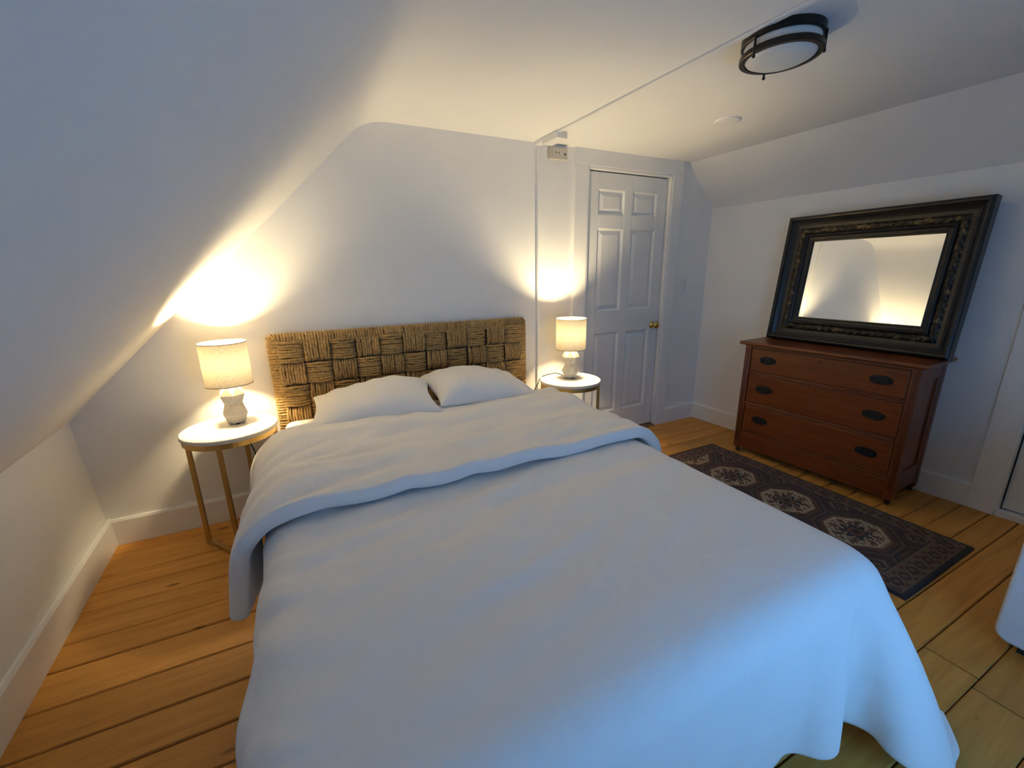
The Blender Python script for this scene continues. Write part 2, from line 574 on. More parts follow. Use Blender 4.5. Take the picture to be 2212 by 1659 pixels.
def uneven(t, y, d):
    """hand-patched plaster on the left slope: low swells and trowel ridges"""
    nrm = Vector((-d.z, 0, d.x))
    if nrm.z > 0: nrm = -nrm
    g = math.exp(-((t - 0.53) / 0.07) ** 2 - ((y + 1.62) / 0.26) ** 2)
    g2 = math.exp(-((t - 0.60) / 0.05) ** 2 - ((y + 1.95) / 0.16) ** 2)
    h = 0.010 * g * (1 + 0.55 * math.sin(t * 95 + y * 9)) + 0.007 * g2
    h += 0.003 * mnoise.noise(Vector((t * 6, y * 3, 0.7))) * min(1, t * 8) * min(1, (0.97 - t) * 8)
    return nrm * h


for y in ys:
    K = Vector((left_knee_x(y), 0, 0.688))
    A = Vector((1.488 + 0.004 * y, 0, H_CEIL))
    B = Vector((3.945 - 0.0674 * y * 0.75, 0, H_CEIL))
    R = Vector(((W_R - sT * y) / cT + 0.002, 0, 1.84))
    d1 = (K - A).normalized()
    p0, p2 = A + d1 * 0.10, A + Vector((0.14 + 0.05 * min(1, -y), 0, 0))
    row = [K - d1 * -0.06] + [K.lerp(p0, t) + uneven(t, y, d1) for t in np.linspace(0, 0.97, 34)]
    row += [(1 - t) ** 2 * p0 + 2 * t * (1 - t) * A + t * t * p2 for t in (0, .15, .3, .45, .6, .75, .9, 1.0)]
    row += [p2.lerp(B, t) for t in (0.25, 0.5, 0.75, 1.0)]
    rowsA.append([(p.x, y, p.z) for p in row])
    rowsB.append([(p.x, y, p.z) for p in (B, B.lerp(R, .5), R, R + (R - B).normalized() * 0.06)])
ce = MB()
for rows in (rowsA, rowsB):
    n = len(rows[0])
    vs = [p for r_ in rows for p in r_]
    fs = [(j * n + i, j * n + i + 1, (j + 1) * n + i + 1, (j + 1) * n + i) for j in range(len(rows) - 1) for i in range(n - 1)]
    ce.add(vs, fs, True)
tag(ce.build('ceiling', PLASTER, origin=(2.0, -1.7, H_CEIL)), kind='structure')

# baseboards


def board_profile(h, t):
    return [(0, 0), (-t, 0), (-t, h - 0.012), (-t * 0.65, h), (0, h)]


def baseboard_back(xa, xb, h=0.146):
    m_ = MB()
    m_.prism([(y_, z_) for y_, z_ in board_profile(h, 0.018)], xa, xb, 'x')
    tag(m_.build('baseboard_back', TRIMP, origin=(xa, 0, 0)), kind='structure')


baseboard_back(left_floor_x(0) - 0.01, 2.552)
baseboard_back(2.572, 2.852)
baseboard_back(3.873, right_floor_x(0))
m_ = MB(); m_.prism(board_profile(0.142, 0.018), -0.05, 2.150, 'x')
tag(m_.build('baseboard_right', TRIMP, loc=wall_point(0), rot=(0, 0, WALL_ROT)), kind='structure')
m_ = MB(); m_.prism(board_profile(0.142, 0.018), 3.095, 3.45, 'x')
tag(m_.build('baseboard_right', TRIMP, loc=wall_point(0), rot=(0, 0, WALL_ROT)), kind='structure')
ang = math.atan2(-1, 0.0605)
m_ = MB(); m_.prism([(-a, b) for a, b in board_profile(0.150, 0.018)], 0.0, 3.24, 'x')
tag(m_.build('baseboard_left', TRIMP, loc=(left_floor_x(0), 0, 0), rot=(0, 0, ang)), kind='structure')

# trims on the back wall: batten, door casing, threshold
m_ = MB(); m_.prism([(2.552, 0), (2.552, -0.012), (2.557, -0.017), (2.566, -0.017), (2.572, -0.012), (2.572, 0)], 0, H_CEIL + .02, 'z')
tag(m_.build('trim_1', TRIMP, origin=(2.56, 0, 0)), kind='structure')
m_ = MB()
m_.box(2.850, DX0 - 0.004, -0.020, 0.0, 0, DZ + 0.005)
m_.box(DX1 + 0.004, 3.875, -0.020, 0.0, 0, DZ + 0.005)
m_.box(2.850, 3.875, -0.022, 0.0, DZ + 0.005, H_CEIL + 0.005)
m_.box(DX0 - 0.004, DX0 + 0.010, -0.012, 0.10, 0, DZ)      # jambs
m_.box(DX1 - 0.010, DX1 + 0.004, -0.012, 0.10, 0, DZ)
m_.box(DX0 - 0.004, DX1 + 0.004, -0.012, 0.10, DZ - 0.012, DZ + 0.005)
tag(m_.build('trim_2', TRIMP, origin=(3.37, 0, 0), bevel=0.003), kind='structure')
m_ = MB(); m_.prism([(-0.028, 0), (-0.018, 0.014), (0.11, 0.016), (0.11, 0.0)], DX0 + 0.01, DX1 - 0.01, 'x')
tag(m_.build('trim_3', THRESH, origin=(3.37, 0, 0)), kind='structure')


def six_panel_door(name, w, h, z0, knob_side, parent_loc, rz, hinges=True):
    """local x across, y into the wall; face at y = 0"""
    root = empty(name, parent_loc, rz, kind='structure')
    t = 0.036
    st, mul_ = 0.100, 0.082
    pw = (w - 2 * st - mul_) / 2
    k = h / 2.03
    rails = [(0, 0.185 * k), (0.855 * k, 1.035 * k), (1.645 * k, 1.745 * k), (1.915 * k, h)]
    fr = MB()
    fr.box(0, st, 0, t, 0, h); fr.box(w - st, w, 0, t, 0, h)
    fr.box(st + pw, st + pw + mul_, 0, t, 0, h)
    for a, b in rails:
        fr.box(st, st + pw, 0, t, a, b); fr.box(st + pw + mul_, w - st, 0, t, a, b)
    fr.build('door_frame', DOORP, root, loc=(0, 0, z0), bevel=0.004)
    for x in (st, st + pw + mul_):
        for i in range(3):
            a, b = rails[i][1], rails[i + 1][0]
            ph, d, e = b - a, 0.014, 0.030
            vs, fs = [], []
            for (ins, y) in ((0.0, 0.002), (0.010, d), (0.014, d), (0.014 + e, 0.005)):
                vs += [(ins, y, ins), (pw - ins, y, ins), (pw - ins, y, ph - ins), (ins, y, ph - ins)]
            for q in range(3):
                for s_ in range(4):
                    n_ = (s_ + 1) % 4
                    fs.append((q * 4 + s_, q * 4 + n_, q * 4 + 4 + n_, q * 4 + 4 + s_))
            fs.append((12, 13, 14, 15))
            vs += [(0, t - 0.004, 0), (pw, t - 0.004, 0), (pw, t - 0.004, ph), (0, t - 0.004, ph)]
            fs += [(16, 19, 18, 17)] + [(s_, 16 + s_, 16 + (s_ + 1) % 4, (s_ + 1) % 4) for s_ in range(4)]
            MB().add(vs, fs).build('panel', DOORP, root, loc=(x, 0, z0 + a))
    kx = w - 0.062 if knob_side > 0 else 0.062
    kz = 0.905
    mk = Matrix.Translation((kx, 0, kz)) @ Matrix.Rotation(math.radians(90), 4, 'X')
    kn = MB()
    kn.lathe([(0.0, 0.0), (0.030, 0.0), (0.031, 0.004), (0.024, 0.009), (0.011, 0.013), (0.010, 0.030), (0.017, 0.036), (0.027, 0.044), (0.029, 0.054), (0.025, 0.063), (0.012, 0.068), (0.0, 0.069)], 20, m=mk)
    kb = kn.build('knob', BRASS, root); tag(kb, 'polished brass door knob')
    m2 = MB(); m2.box(w - 0.012 if knob_side > 0 else -0.002, w + 0.002 if knob_side > 0 else 0.012, -0.0015, 0.020, kz - 0.03, kz + 0.03)
    m2.build('latch_plate', BRASS, root)
    if hinges:
        hx = 0.0 if knob_side > 0 else w
        for hz in (z0 + 1.75 * k, z0 + 1.0 * k, z0 + 0.20 * k):
            hm = MB(); hm.tube([(hx, -0.004, hz - 0.05), (hx, -0.004, hz + 0.05)], 0.006, 8)
            hm.sphere((hx, -0.004, hz + 0.053), 0.006, 8, 4); hm.sphere((hx, -0.004, hz - 0.053), 0.006, 8, 4)
            hm.box(hx - 0.012, hx + 0.012, -0.002, 0.004, hz - 0.045, hz + 0.045)
            hm.build('hinge', STEEL, root)
    return root


d1 = six_panel_door('door_1', DX1 - DX0 - 0.036, 2.018, 0.020, 1, (DX0 + 0.018, 0.020, 0), 0.0)
d2 = six_panel_door('door_2', D2B - D2A - 0.016, 1.69, 0.042, 1, wall_point(D2A + 0.008, -0.022), WALL_ROT, hinges=False)
m_ = MB()
m_.box(2.145, D2A - 0.012, -0.022, 0.0, 0, D2Z + 0.10)
m_.prism([(D2A - 0.012, 0), (D2A - 0.012, -0.022), (D2A - 0.002, -0.016), (D2A + 0.003, 0.0), (D2A + 0.003, 0.02), (D2A - 0.002, 0.02)], 0, D2Z, 'z')
m_.box(D2B, D2B + 0.115, -0.022, 0.0, 0, D2Z + 0.10)
m_.box(D2A - 0.012, D2B, -0.022, 0.0, D2Z, D2Z + 0.10)
m_.box(D2A - 0.012, D2B, -0.020, 0.0, 0, 0.034)
tag(m_.build('trim_4', TRIMP, loc=wall_point(0), rot=(0, 0, WALL_ROT), bevel=0.002), kind='structure')

# window behind the camera
win = empty('window_1', ((WIN[0] + WIN[1]) / 2, Y1, WIN[2]), kind='structure')
ww, wh = WIN[1] - WIN[0], WIN[3] - WIN[2]
m_ = MB()
for a, b, c, d in ((-ww / 2, -ww / 2 + 0.045, 0, wh), (ww / 2 - 0.045, ww / 2, 0, wh), (-ww / 2, ww / 2, 0, 0.045), (-ww / 2, ww / 2, wh - 0.045, wh), (-ww / 2, ww / 2, wh / 2 - 0.025, wh / 2 + 0.025)):
    m_.box(a, b, -0.09, -0.05, c, d)
m_.box(-0.012, 0.012, -0.085, -0.055, 0, wh)
m_.build('sash', TRIMP, win)
m_ = MB()
m_.box(-ww / 2 - 0.10, -ww / 2, 0, 0.02, -0.02, wh + 0.10); m_.box(ww / 2, ww / 2 + 0.10, 0, 0.02, -0.02, wh + 0.10); m_.box(-ww / 2, ww / 2, 0, 0.02, wh, wh + 0.10)
m_.build('window_casing', TRIMP, win)
m_ = MB(); m_.box(-ww / 2 - 0.12, ww / 2 + 0.12, -0.06, 0.05, -0.03, 0.0); m_.build('window_sill', TRIMP, win, bevel=0.004)
for za, zb in ((0.045, wh / 2 - 0.025), (wh / 2 + 0.025, wh - 0.045)):
    for xa, xb in ((-ww / 2 + 0.045, -0.012), (0.012, ww / 2 - 0.045)):
        m_ = MB(); m_.box(xa, xb, -0.072, -0.068, za, zb); m_.build('pane', PANE, win)

# ------------------------------------------------------------------ bed
BX0, BX1, BY0, BY1 = 0.878, 2.398, -0.095, -2.205      # mattress
BTOP = 0.572
BCX, BCY = (BX0 + BX1) / 2, (BY0 + BY1) / 2


def cloth(x0, x1, y0, y1, h, off, steps, seed, drop=0.0, rest=1.0, z_extra=0.0):
    """drape a sheet over the rounded mattress block: position based cloth"""
    r_ = np.random.default_rng(seed)
    nx = int(round((x1 - x0) / h)) + 1
    ny = int(round((y0 - y1) / h)) + 1
    X, Y = np.meshgrid(np.linspace(x0, x1, nx), np.linspace(y0, y1, ny), indexing='ij')
    top = BTOP + off + z_extra
    P = np.stack([X, Y, np.full_like(X, top + 0.004) + r_.normal(0, 0.002, X.shape)], -1)
    V = np.zeros_like(P)
    lx = (x1 - x0) / (nx - 1) * rest
    ly = (y0 - y1) / (ny - 1) * rest
    ld = math.hypot(lx, ly)
    rad = 0.07
    c = np.array([BCX, BCY + 0.0, (BTOP + 0.0) / 2 - 0.2])
    hb = np.array([(BX1 - BX0) / 2 - rad, (BY0 - BY1) / 2 - rad + 0.0, BTOP / 2 + 0.2 - rad])
    cons = []
    S = slice
    def pair(a, b, L, k): cons.append((a, b, L, k))
    for s_ in (0, 1):
        pair((S(s_, nx - 1, 2), S(None)), (S(s_ + 1, nx, 2), S(None)), lx, 1.0)
        pair((S(None), S(s_, ny - 1, 2)), (S(None), S(s_ + 1, ny, 2)), ly, 1.0)
    for s_ in (0, 1):
        pair((S(s_, nx - 1, 2), S(0, ny - 1)), (S(s_ + 1, nx, 2), S(1, ny)), ld, 0.35)
        pair((S(s_, nx - 1, 2), S(1, ny)), (S(s_ + 1, nx, 2), S(0, ny - 1)), ld, 0.35)
    for s_ in range(4):
        pair((S(s_, nx - 2, 4), S(None)), (S(s_ + 2, nx, 4), S(None)), 2 * lx, 0.12)
        pair((S(None), S(s_, ny - 2, 4)), (S(None), S(s_ + 2, ny, 4)), 2 * ly, 0.12)
    cons2 = []
    for a, b, L, k in cons:
        na, nb = P[a].shape, P[b].shape
        mi, mj = min(na[0], nb[0]), min(na[1], nb[1])
        cons2.append((a, b, L, k, mi, mj))
    pin = (X > BX0 + 0.10) & (X < BX1 - 0.10) & (Y > BY1 + 0.10)
    P0 = P.copy()
    dt = 1 / 60.0
    for it in range(steps):
        V[..., 2] -= 9.8 * dt
        V *= 0.985
        Q = P + V * dt
        for sub in range(14):
            for a, b, L, k, mi, mj in cons2:
                A = Q[a][:mi, :mj]; B = Q[b][:mi, :mj]
                d = B - A
                l = np.sqrt((d * d).sum(-1, keepdims=True)) + 1e-9
                corr = d * (0.5 * k * (l - L) / l)
                A += corr; B -= corr
            q = Q - c
            sg = np.sign(q); sg[sg == 0] = 1
            e = np.abs(q) - hb
            ep = np.maximum(e, 0)
            le = np.sqrt((ep * ep).sum(-1)) + 1e-9
            dist = np.where(e.max(-1) > 0, le, e.max(-1)) - rad
            pen = dist < off
            g = ep / le[..., None] * sg
            ins = (e.max(-1) <= 0)
            if ins.any():
                ax = e.argmax(-1)
                gi = np.zeros_like(g)
                np.put_along_axis(gi, ax[..., None], np.take_along_axis(sg, ax[..., None], -1), -1)
                g = np.where(ins[..., None], gi, g)
            Q = np.where(pen[..., None], Q + g * (off - dist)[..., None], Q)
            Q[..., 2] = np.maximum(Q[..., 2], 0.012)
            Q[pin, 0] = P0[pin, 0]; Q[pin, 1] = P0[pin, 1]
        NV = (Q - P) / dt
        fr = pen[..., None]
        n_ = (NV * g).sum(-1, keepdims=True) * g
        NV = np.where(fr, n_ * 0.0 + (NV - n_) * 0.35, NV)
        V = np.clip(NV, -3, 3)
        P = Q
    return refine(refine(P, 0), 1)


def refine(P, ax):
    """double the resolution along an axis (cubic)"""
    P = np.moveaxis(P, ax, 0)
    n = P.shape[0]
    E = np.concatenate([2 * P[:1] - P[1:2], P, 2 * P[-1:] - P[-2:-1]])
    mid = (-E[:-3] + 9 * E[1:-2] + 9 * E[2:-1] - E[3:]) / 16
    out = np.empty((2 * n - 1,) + P.shape[1:])
    out[0::2] = P
    out[1::2] = mid
    return np.moveaxis(out, 0, ax)


def soft_noise(x, y, sx, sy, seed=0.0):
    return mnoise.noise(Vector((x * sx, y * sy, seed)))


def cloth_object(name, P, mat, thick, origin, parent=None, sub=1, wr=None):
    nx, ny = P.shape[:2]
    Q = P.copy()
    if wr is not None:
        for i in range(nx):
            for j in range(ny):
                Q[i, j] += wr(Q[i, j])
    vs = (Q.reshape(-1, 3) - np.array(origin)).tolist()
    fs = [(i * ny + j, i * ny + j + 1, (i + 1) * ny + j + 1, (i + 1) * ny + j) for i in range(nx - 1) for j in range(ny - 1)]
    me = bpy.data.meshes.new(name)
    me.from_pydata(vs, [], fs)
    me.polygons.foreach_set('use_smooth', [True] * len(fs))
    me.update()
    if me.polygons[len(fs) // 2].normal.z < 0: me.flip_normals()
    o = link_mesh(name, me, mat, parent, loc=origin if parent is None else (0, 0, 0))
    sd = o.modifiers.new('solidify', 'SOLIDIFY'); sd.thickness = thick; sd.offset = 0.0; sd.use_even_offset = False
    ss = o.modifiers.new('subsurf', 'SUBSURF'); ss.levels = sub; ss.render_levels = sub
    return o


# bed base on legs
m_ = MB(); m_.box(BX0 + 0.01, BX1 - 0.01, BY1 + 0.01, BY0 - 0.01, 0.13, 0.335)
base = empty('bed_base', (BCX, BCY, 0), label='low upholstered bed base under the mattress and white duvet', cat='bed base')
o = m_.build('box_spring', TICKING, base, bevel=0.02, seg=3); o.data.transform(Matrix.Translation((-BCX, -BCY, 0)))
for sx in (-1, 1):
    for sy in (-1, 1):
        l = MB(); l.tube([(sx * 0.66, sy * 0.9, 0.0), (sx * 0.66, sy * 0.9, 0.14)], 0.025, 10); l.build('leg', BLACK, base)
m_ = MB(); m_.box(BX0 + 0.004, BX1 - 0.004, BY1 + 0.004, BY0 - 0.004, 0.337, BTOP)
mt = m_.build('mattress', SHEET, origin=(BCX, BCY, 0.337), bevel=0.05, seg=4)
tag(mt, 'mattress in a cream fitted sheet, its corner showing left of the pillows', 'mattress')
for p in mt.data.polygons: p.use_smooth = True

# duvet: large body plus turned-down top layer
DUV_O = (BCX, -1.5, BTOP)
duvet = empty('duvet', DUV_O, label='white cotton duvet turned down below the pillows, draped over the bed', cat='duvet')


def ridge(v): return (1 - abs(v) * 2.2) if abs(v) < 0.45 else 0.0


def wr_body(p):
    if p[2] > BTOP - 0.03:
        k = 1.0 / (1 + math.exp((abs(p[0] - BCX) - 0.70) * 30)) / (1 + math.exp((-p[1] - 2.12) * 30))
        near = math.exp(-((p[1] + 1.44) / 0.20) ** 2)
        mid = math.exp(-((p[1] + 1.60) / 0.45) ** 2) * math.exp(-((p[0] - 1.45) / 0.5) ** 2)
        dz = 0.018 * near * soft_noise(p[0] + 0.5 * p[1], p[1] - 0.10 * p[0], 1.5, 13, 1.3)
        dz += 0.014 * mid * ridge(soft_noise(p[0] + 0.6 * p[1], p[1] - 0.35 * p[0], 2.2, 9.0, 8.8))
        dz += 0.006 * soft_noise(p[0], p[1], 1.8, 4.0, 4.4) + 0.0022 * soft_noise(p[0], p[1], 9, 17, 2.2)
        edge = math.exp(-((p[0] - BX0 - 0.02) / 0.12) ** 2)
        dz += 0.020 * edge * soft_noise(p[0], p[1] + 0.4 * p[0], 3, 26, 7.7)
        return np.array([0, 0, dz * max(k, 0.9 * edge) + 0.008 * k])
    d = max(0.0, BTOP - p[2])
    dx = 0.016 * soft_noise(p[1], p[2], 11, 1.0, 3.1) * (1 if p[0] > BCX else -1)
    dy = -0.020 * soft_noise(p[0], p[2], 5, 1.0, 5.1) * min(1, d * 5)
    side = min(abs(p[0] - BX0), abs(p[0] - BX1)) < 0.15
    if p[0] > BX1 - 0.12:                      # near the foot the right-hand drop swings outwards
        wx = min(1.0, (p[0] - BX1 + 0.12) / 0.14)
        wy = min(1.0, max(0.0, (-1.60 - p[1]) / 0.55))
        return np.array([dx * side + 0.27 * d * wx * wx * wy * wy, -0.10 * d * wx * wy, 0.0])
    return np.array([dx if side else 0.0, dy if p[1] < BY1 + 0.05 else 0.0, 0.0])


def wr_fold(p):
    dz = 0.020 * soft_noise(p[0] - 0.5 * p[1], p[1] + 0.12 * p[0], 1.2, 8.0, 9.3) + 0.016 * ridge(soft_noise(p[0] + p[1], p[1] - 0.3 * p[0], 2.5, 9, 6.3))
    edge = math.exp(-((p[0] - BX0 - 0.03) / 0.16) ** 2)
    dz += 0.020 * edge * soft_noise(p[0], p[1] - 0.5 * p[0], 2.5, 15, 2.7)
    if p[2] < BTOP + 0.02 and p[0] < BCX:
        d = BTOP + 0.02 - p[2]
        out = 0.20 * d * (0.75 + 0.5 * math.sin(p[1] * 13 + 1.2)) + 0.03 * min(1, d * 8) * soft_noise(p[1], p[2], 12, 3, 2.9)
        return np.array([-out - 0.6 * dz, -0.10 * d, 0.4 * dz])
    if p[2] < BTOP:
        return np.array([0.10 * (BTOP - p[2]) + dz, 0.0, 0.0])
    return np.array([0, 0, dz])


PB = cloth(BX0 - 0.40, BX1 + 0.37, -0.60, BY1 - 0.43, 0.040, 0.016, 170, 3)
cloth_object('duvet_body', PB, COTTON, 0.018, DUV_O, duvet, 1, wr_body)
PF = cloth(BX0 - 0.30, BX1 + 0.32, -0.50, -1.310, 0.040, 0.060, 130, 5)
cloth_object('turned_down_layer', PF, COTTON, 0.054, DUV_O, duvet, 1, wr_fold)


# pillows


def pillow(name, w, d, t, loc, rot, label, seed):
    nu, nv = 44, 34
    vs, fs = [], []
    def surf(u, v, s_):
        au, av = abs(u), abs(v)
        prof = (max(1 - au ** 3.4, 0) ** 0.52) * (max(1 - av ** 2.8, 0) ** 0.52)
        pinch = 1 - 0.075 * (1 - au ** 2) * av ** 4
        pinchv = 1 - 0.095 * (1 - av ** 2) * au ** 4
        x = w / 2 * u * pinchv
        y = d / 2 * v * pinch
        wr = 0.014 * soft_noise(x + 3 * seed, y, 5, 5, seed) + 0.014 * soft_noise(x, y, 17, 4.5, seed + 2) * (0.4 + 0.6 * av)
        sag = 0.02 * math.sin(2.2 * u + seed)
        z = s_ * (t / 2 * prof + 0.004) + (wr + sag) * min(1, prof * 1.5)
        return (x, y, z)
    for s_ in (1, -1):
        b0 = len(vs)
        for i in range(nu + 1):
            for j in range(nv + 1):
                u, v = -1 + 2 * i / nu, -1 + 2 * j / nv
                u = math.copysign(abs(u) ** 0.8, u); v = math.copysign(abs(v) ** 0.8, v)
                vs.append(surf(u, v, s_))
        for i in range(nu):
            for j in range(nv):
                a = b0 + i * (nv + 1) + j
                q = (a, a + nv + 1, a + nv + 2, a + 1)
                fs.append(q if s_ > 0 else q[::-1])
    n1 = (nu + 1) * (nv + 1)
    ring = [(i, 0) for i in range(nu)] + [(nu, j) for j in range(nv)] + [(i, nv) for i in range(nu, 0, -1)] + [(0, j) for j in range(nv, 0, -1)]
    ids = [i * (nv + 1) + j for i, j in ring]
    for k in range(len(ids)):
        a, b = ids[k], ids[(k + 1) % len(ids)]
        fs.append((a, n1 + a, n1 + b, b))
    m2 = MB().add(vs, fs, True)
    o_ = m2.build(name, PILLOWC, loc=loc, rot=rot)
    ss = o_.modifiers.new('subsurf', 'SUBSURF'); ss.levels = 1; ss.render_levels = 1
    tag(o_, label, 'pillow', 'pillows against the headboard')
    return o_


pillow('pillow', 0.650, 0.45, 0.165, (1.340, -0.385, BTOP + 0.105), (math.radians(7), math.radians(-3), math.radians(-7)), 'white pillow on the left, its right corner overlapping the other pillow', 1.0)
pillow('pillow', 0.615, 0.45, 0.168, (1.950, -0.375, BTOP + 0.116), (math.radians(7), math.radians(4), math.radians(0)), 'white pillow on the right, nearest the six-panel door', 2.3)

# headboard: woven basket-weave cells
HBX0, HBX1, HBZ1 = 0.862, 2.430, 1.043
hb = empty('headboard', ((HBX0 + HBX1) / 2, -0.05, 0), label='woven seagrass headboard in a brown basket weave behind the pillows', cat='headboard')
hw = HBX1 - HBX0
core = MB()
core.box(-hw / 2 + 0.012, hw / 2 - 0.012, -0.018, 0.024, 0.40, HBZ1 - 0.012)
core.build('core_panel', STRAW_CORE, hb)
for sx in (-1, 1):
    lg = MB(); lg.box(sx * hw / 2 - 0.05 * (sx > 0) - 0.0 * sx, sx * hw / 2 + 0.05 * (sx < 0), -0.015, 0.022, 0, 0.42)
    lg.build('leg', STRAW_CORE, hb)


def weave_mesh(name, w, h, n, seed, bow=0.017, along='x', ends=0.010):
    """n rope strands side by side; along the given axis; facing -y, centred"""
    r_ = random.Random(seed)
    mb = MB()
    L = w if along == 'x' else h
    Wd = h if along == 'x' else w
    pitch = Wd / n
    nseg, ncs = 7, 5
    for k in range(n):
        c0 = -Wd / 2 + (k + 0.5) * pitch + r_.uniform(-0.12, 0.12) * pitch
        rr = pitch * r_.uniform(0.44, 0.56)
        ph, lift = r_.uniform(0, 6.28), r_.uniform(-0.0015, 0.0025)
        vs, fs = [], []
        for i in range(nseg + 1):
            t = -1 + 2 * i / nseg
            hgt = bow * (1 - abs(t) ** 3.0) - ends * (abs(t) ** 6) + lift + 0.0012 * math.sin(ph + i * 2.1)
            cc = c0 + 0.10 * pitch * math.sin(ph + i * 1.3) - (c0 * 0.05) * abs(t) ** 3
            for j in range(ncs):
                a = math.pi * j / (ncs - 1)
                u, o_ = cc + rr * math.cos(a), -(hgt + rr * 0.9 * math.sin(a)) 
                p = (t * L / 2, o_, u) if along == 'x' else (u, o_, t * L / 2)
                vs.append(p)
        for i in range(nseg):
            for j in range(ncs - 1):
                a = i * ncs + j
                fs.append((a, a + 1, a + ncs + 1, a + ncs))
        mb.add(vs, fs, True)
    me = mb.mesh(name)
    me.materials.append(STRAW)
    return me


NC, NR = 11, 5
bord = 0.034
cw = (hw - 2 * bord) / NC
rh = 0.124
meH = [weave_mesh('weave_across', cw * 1.06, rh * 0.955, 8, 10 + i, along='x') for i in range(3)]
meV = [weave_mesh('weave_upright', cw * 0.955, rh * 1.06, 9, 20 + i, along='z') for i in range(3)]
for r in range(NR):
    for c in range(NC):
        hor = (r + c) % 2 == 0
        x = -hw / 2 + bord + (c + 0.5) * cw
        z = HBZ1 - bord - (r + 0.5) * rh
        me = random.choice(meH if hor else meV)
        o_ = link_mesh('woven_square', me, None, hb, (x, -0.020, z))


def wrap_edge(n, L, seed):
    """strands wrapped over the rim: along local x, bending round an edge; L is the run of the rim"""
    r_ = random.Random(seed)
    mb = MB()
    pitch = L / n
    for k in range(n):
        c0 = -L / 2 + (k + .5) * pitch + r_.uniform(-.1, .1) * pitch
        rr = pitch * r_.uniform(.52, .64)
        pts = []
        for i in range(9):
            a = math.pi * (i / 8)
            pts.append((c0 + r_.uniform(-.08, .08) * pitch, -0.021 * math.cos(a) + 0.003 + r_.uniform(-.001, .001), 0.014 * math.sin(a) + 0.002))
        pts = [(c0, -0.024, -bord - 0.004)] + pts + [(c0, 0.024, -bord)]
        mb.tube(pts, rr, 6, cap=False)
    me = mb.mesh('rim_wrap')
    me.materials.append(STRAW)
    return me


rimT = [wrap_edge(9, cw, 31 + i) for i in range(2)]
rimS = [wrap_edge(8, rh, 41 + i) for i in range(2)]
for c in range(NC):
    link_mesh('rim_wrap', rimT[c % 2], None, hb, (-hw / 2 + bord + (c + .5) * cw, 0.0, HBZ1 - 0.016 + random.uniform(-.001, .001)))
for r in range(NR):
    z = HBZ1 - bord - (r + .5) * rh
    link_mesh('rim_wrap', rimS[r % 2], None, hb, (-hw / 2 + 0.016, 0, z), (0, math.radians(-90), 0))
    link_mesh('rim_wrap', rimS[(r + 1) % 2], None, hb, (hw / 2 - 0.016, 0, z), (0, math.radians(90), 0))
corner = wrap_edge(3, 0.036, 55)
link_mesh('rim_wrap', corner, None, hb, (-hw / 2 + 0.020, 0, HBZ1 - 0.020), (0, math.radians(-45), 0))
link_mesh('rim_wrap', corner, None, hb, (hw / 2 - 0.020, 0, HBZ1 - 0.020), (0, math.radians(45), 0))

# ------------------------------------------------------------------ side tables and lamps
T_H, T_R = 0.625, 0.210


def side_table(loc, rz, label):
    root = empty('side_table', loc, rz, label, 'side table', 'round side tables beside the bed')
    tp = MB()
    tp.lathe([(0, T_H - 0.020), (T_R - 0.003, T_H - 0.020), (T_R, T_H - 0.017), (T_R, T_H - 0.003), (T_R - 0.003, T_H), (0, T_H)], 64, smooth=False)
    tp.build('table_top', STONE, root)
    rg = MB()
    rg.lathe([(T_R - 0.016, T_H - 0.046), (T_R - 0.006, T_H - 0.046), (T_R - 0.006, T_H - 0.020), (T_R - 0.016, T_H - 0.020), (T_R - 0.016, T_H - 0.046)], 64, smooth=False)
    rg.build('rim_ring', GOLD, root)
    lr = T_R - 0.014
    w = 0.0095
    P = []
    for k in range(4):
        a = math.pi / 4 + k * math.pi / 2
        P.append((lr * math.cos(a), lr * math.sin(a)))
        lg = MB(); lg.box(-w, w, -w, w, 0, T_H - 0.022, Matrix.Translation((P[k][0], P[k][1], 0)) @ Matrix.Rotation(a, 4, 'Z'))
        lg.build('leg', GOLD, root, bevel=0.0012)
    for a, b in ((0, 3), (1, 2)):
        d = Vector((P[b][0] - P[a][0], P[b][1] - P[a][1], 0)); L = d.length
        mm = Matrix.Translation((P[a][0], P[a][1], 0)) @ Matrix.Rotation(math.atan2(d.y, d.x), 4, 'Z')
        st = MB(); st.box(0, L, -0.0085, 0.0085, 0.001, 0.018, mm); st.build('stretcher', GOLD, root)
    return root


TL = (0.655, -0.238)
TR = (2.672, -0.272)
side_table((*TL, 0), math.radians(37), 'round white-topped side table on gold legs, left of the bed by the sloping wall')
side_table((*TR, 0), math.radians(11), 'round white-topped side table on gold legs, right of the bed in front of the door')


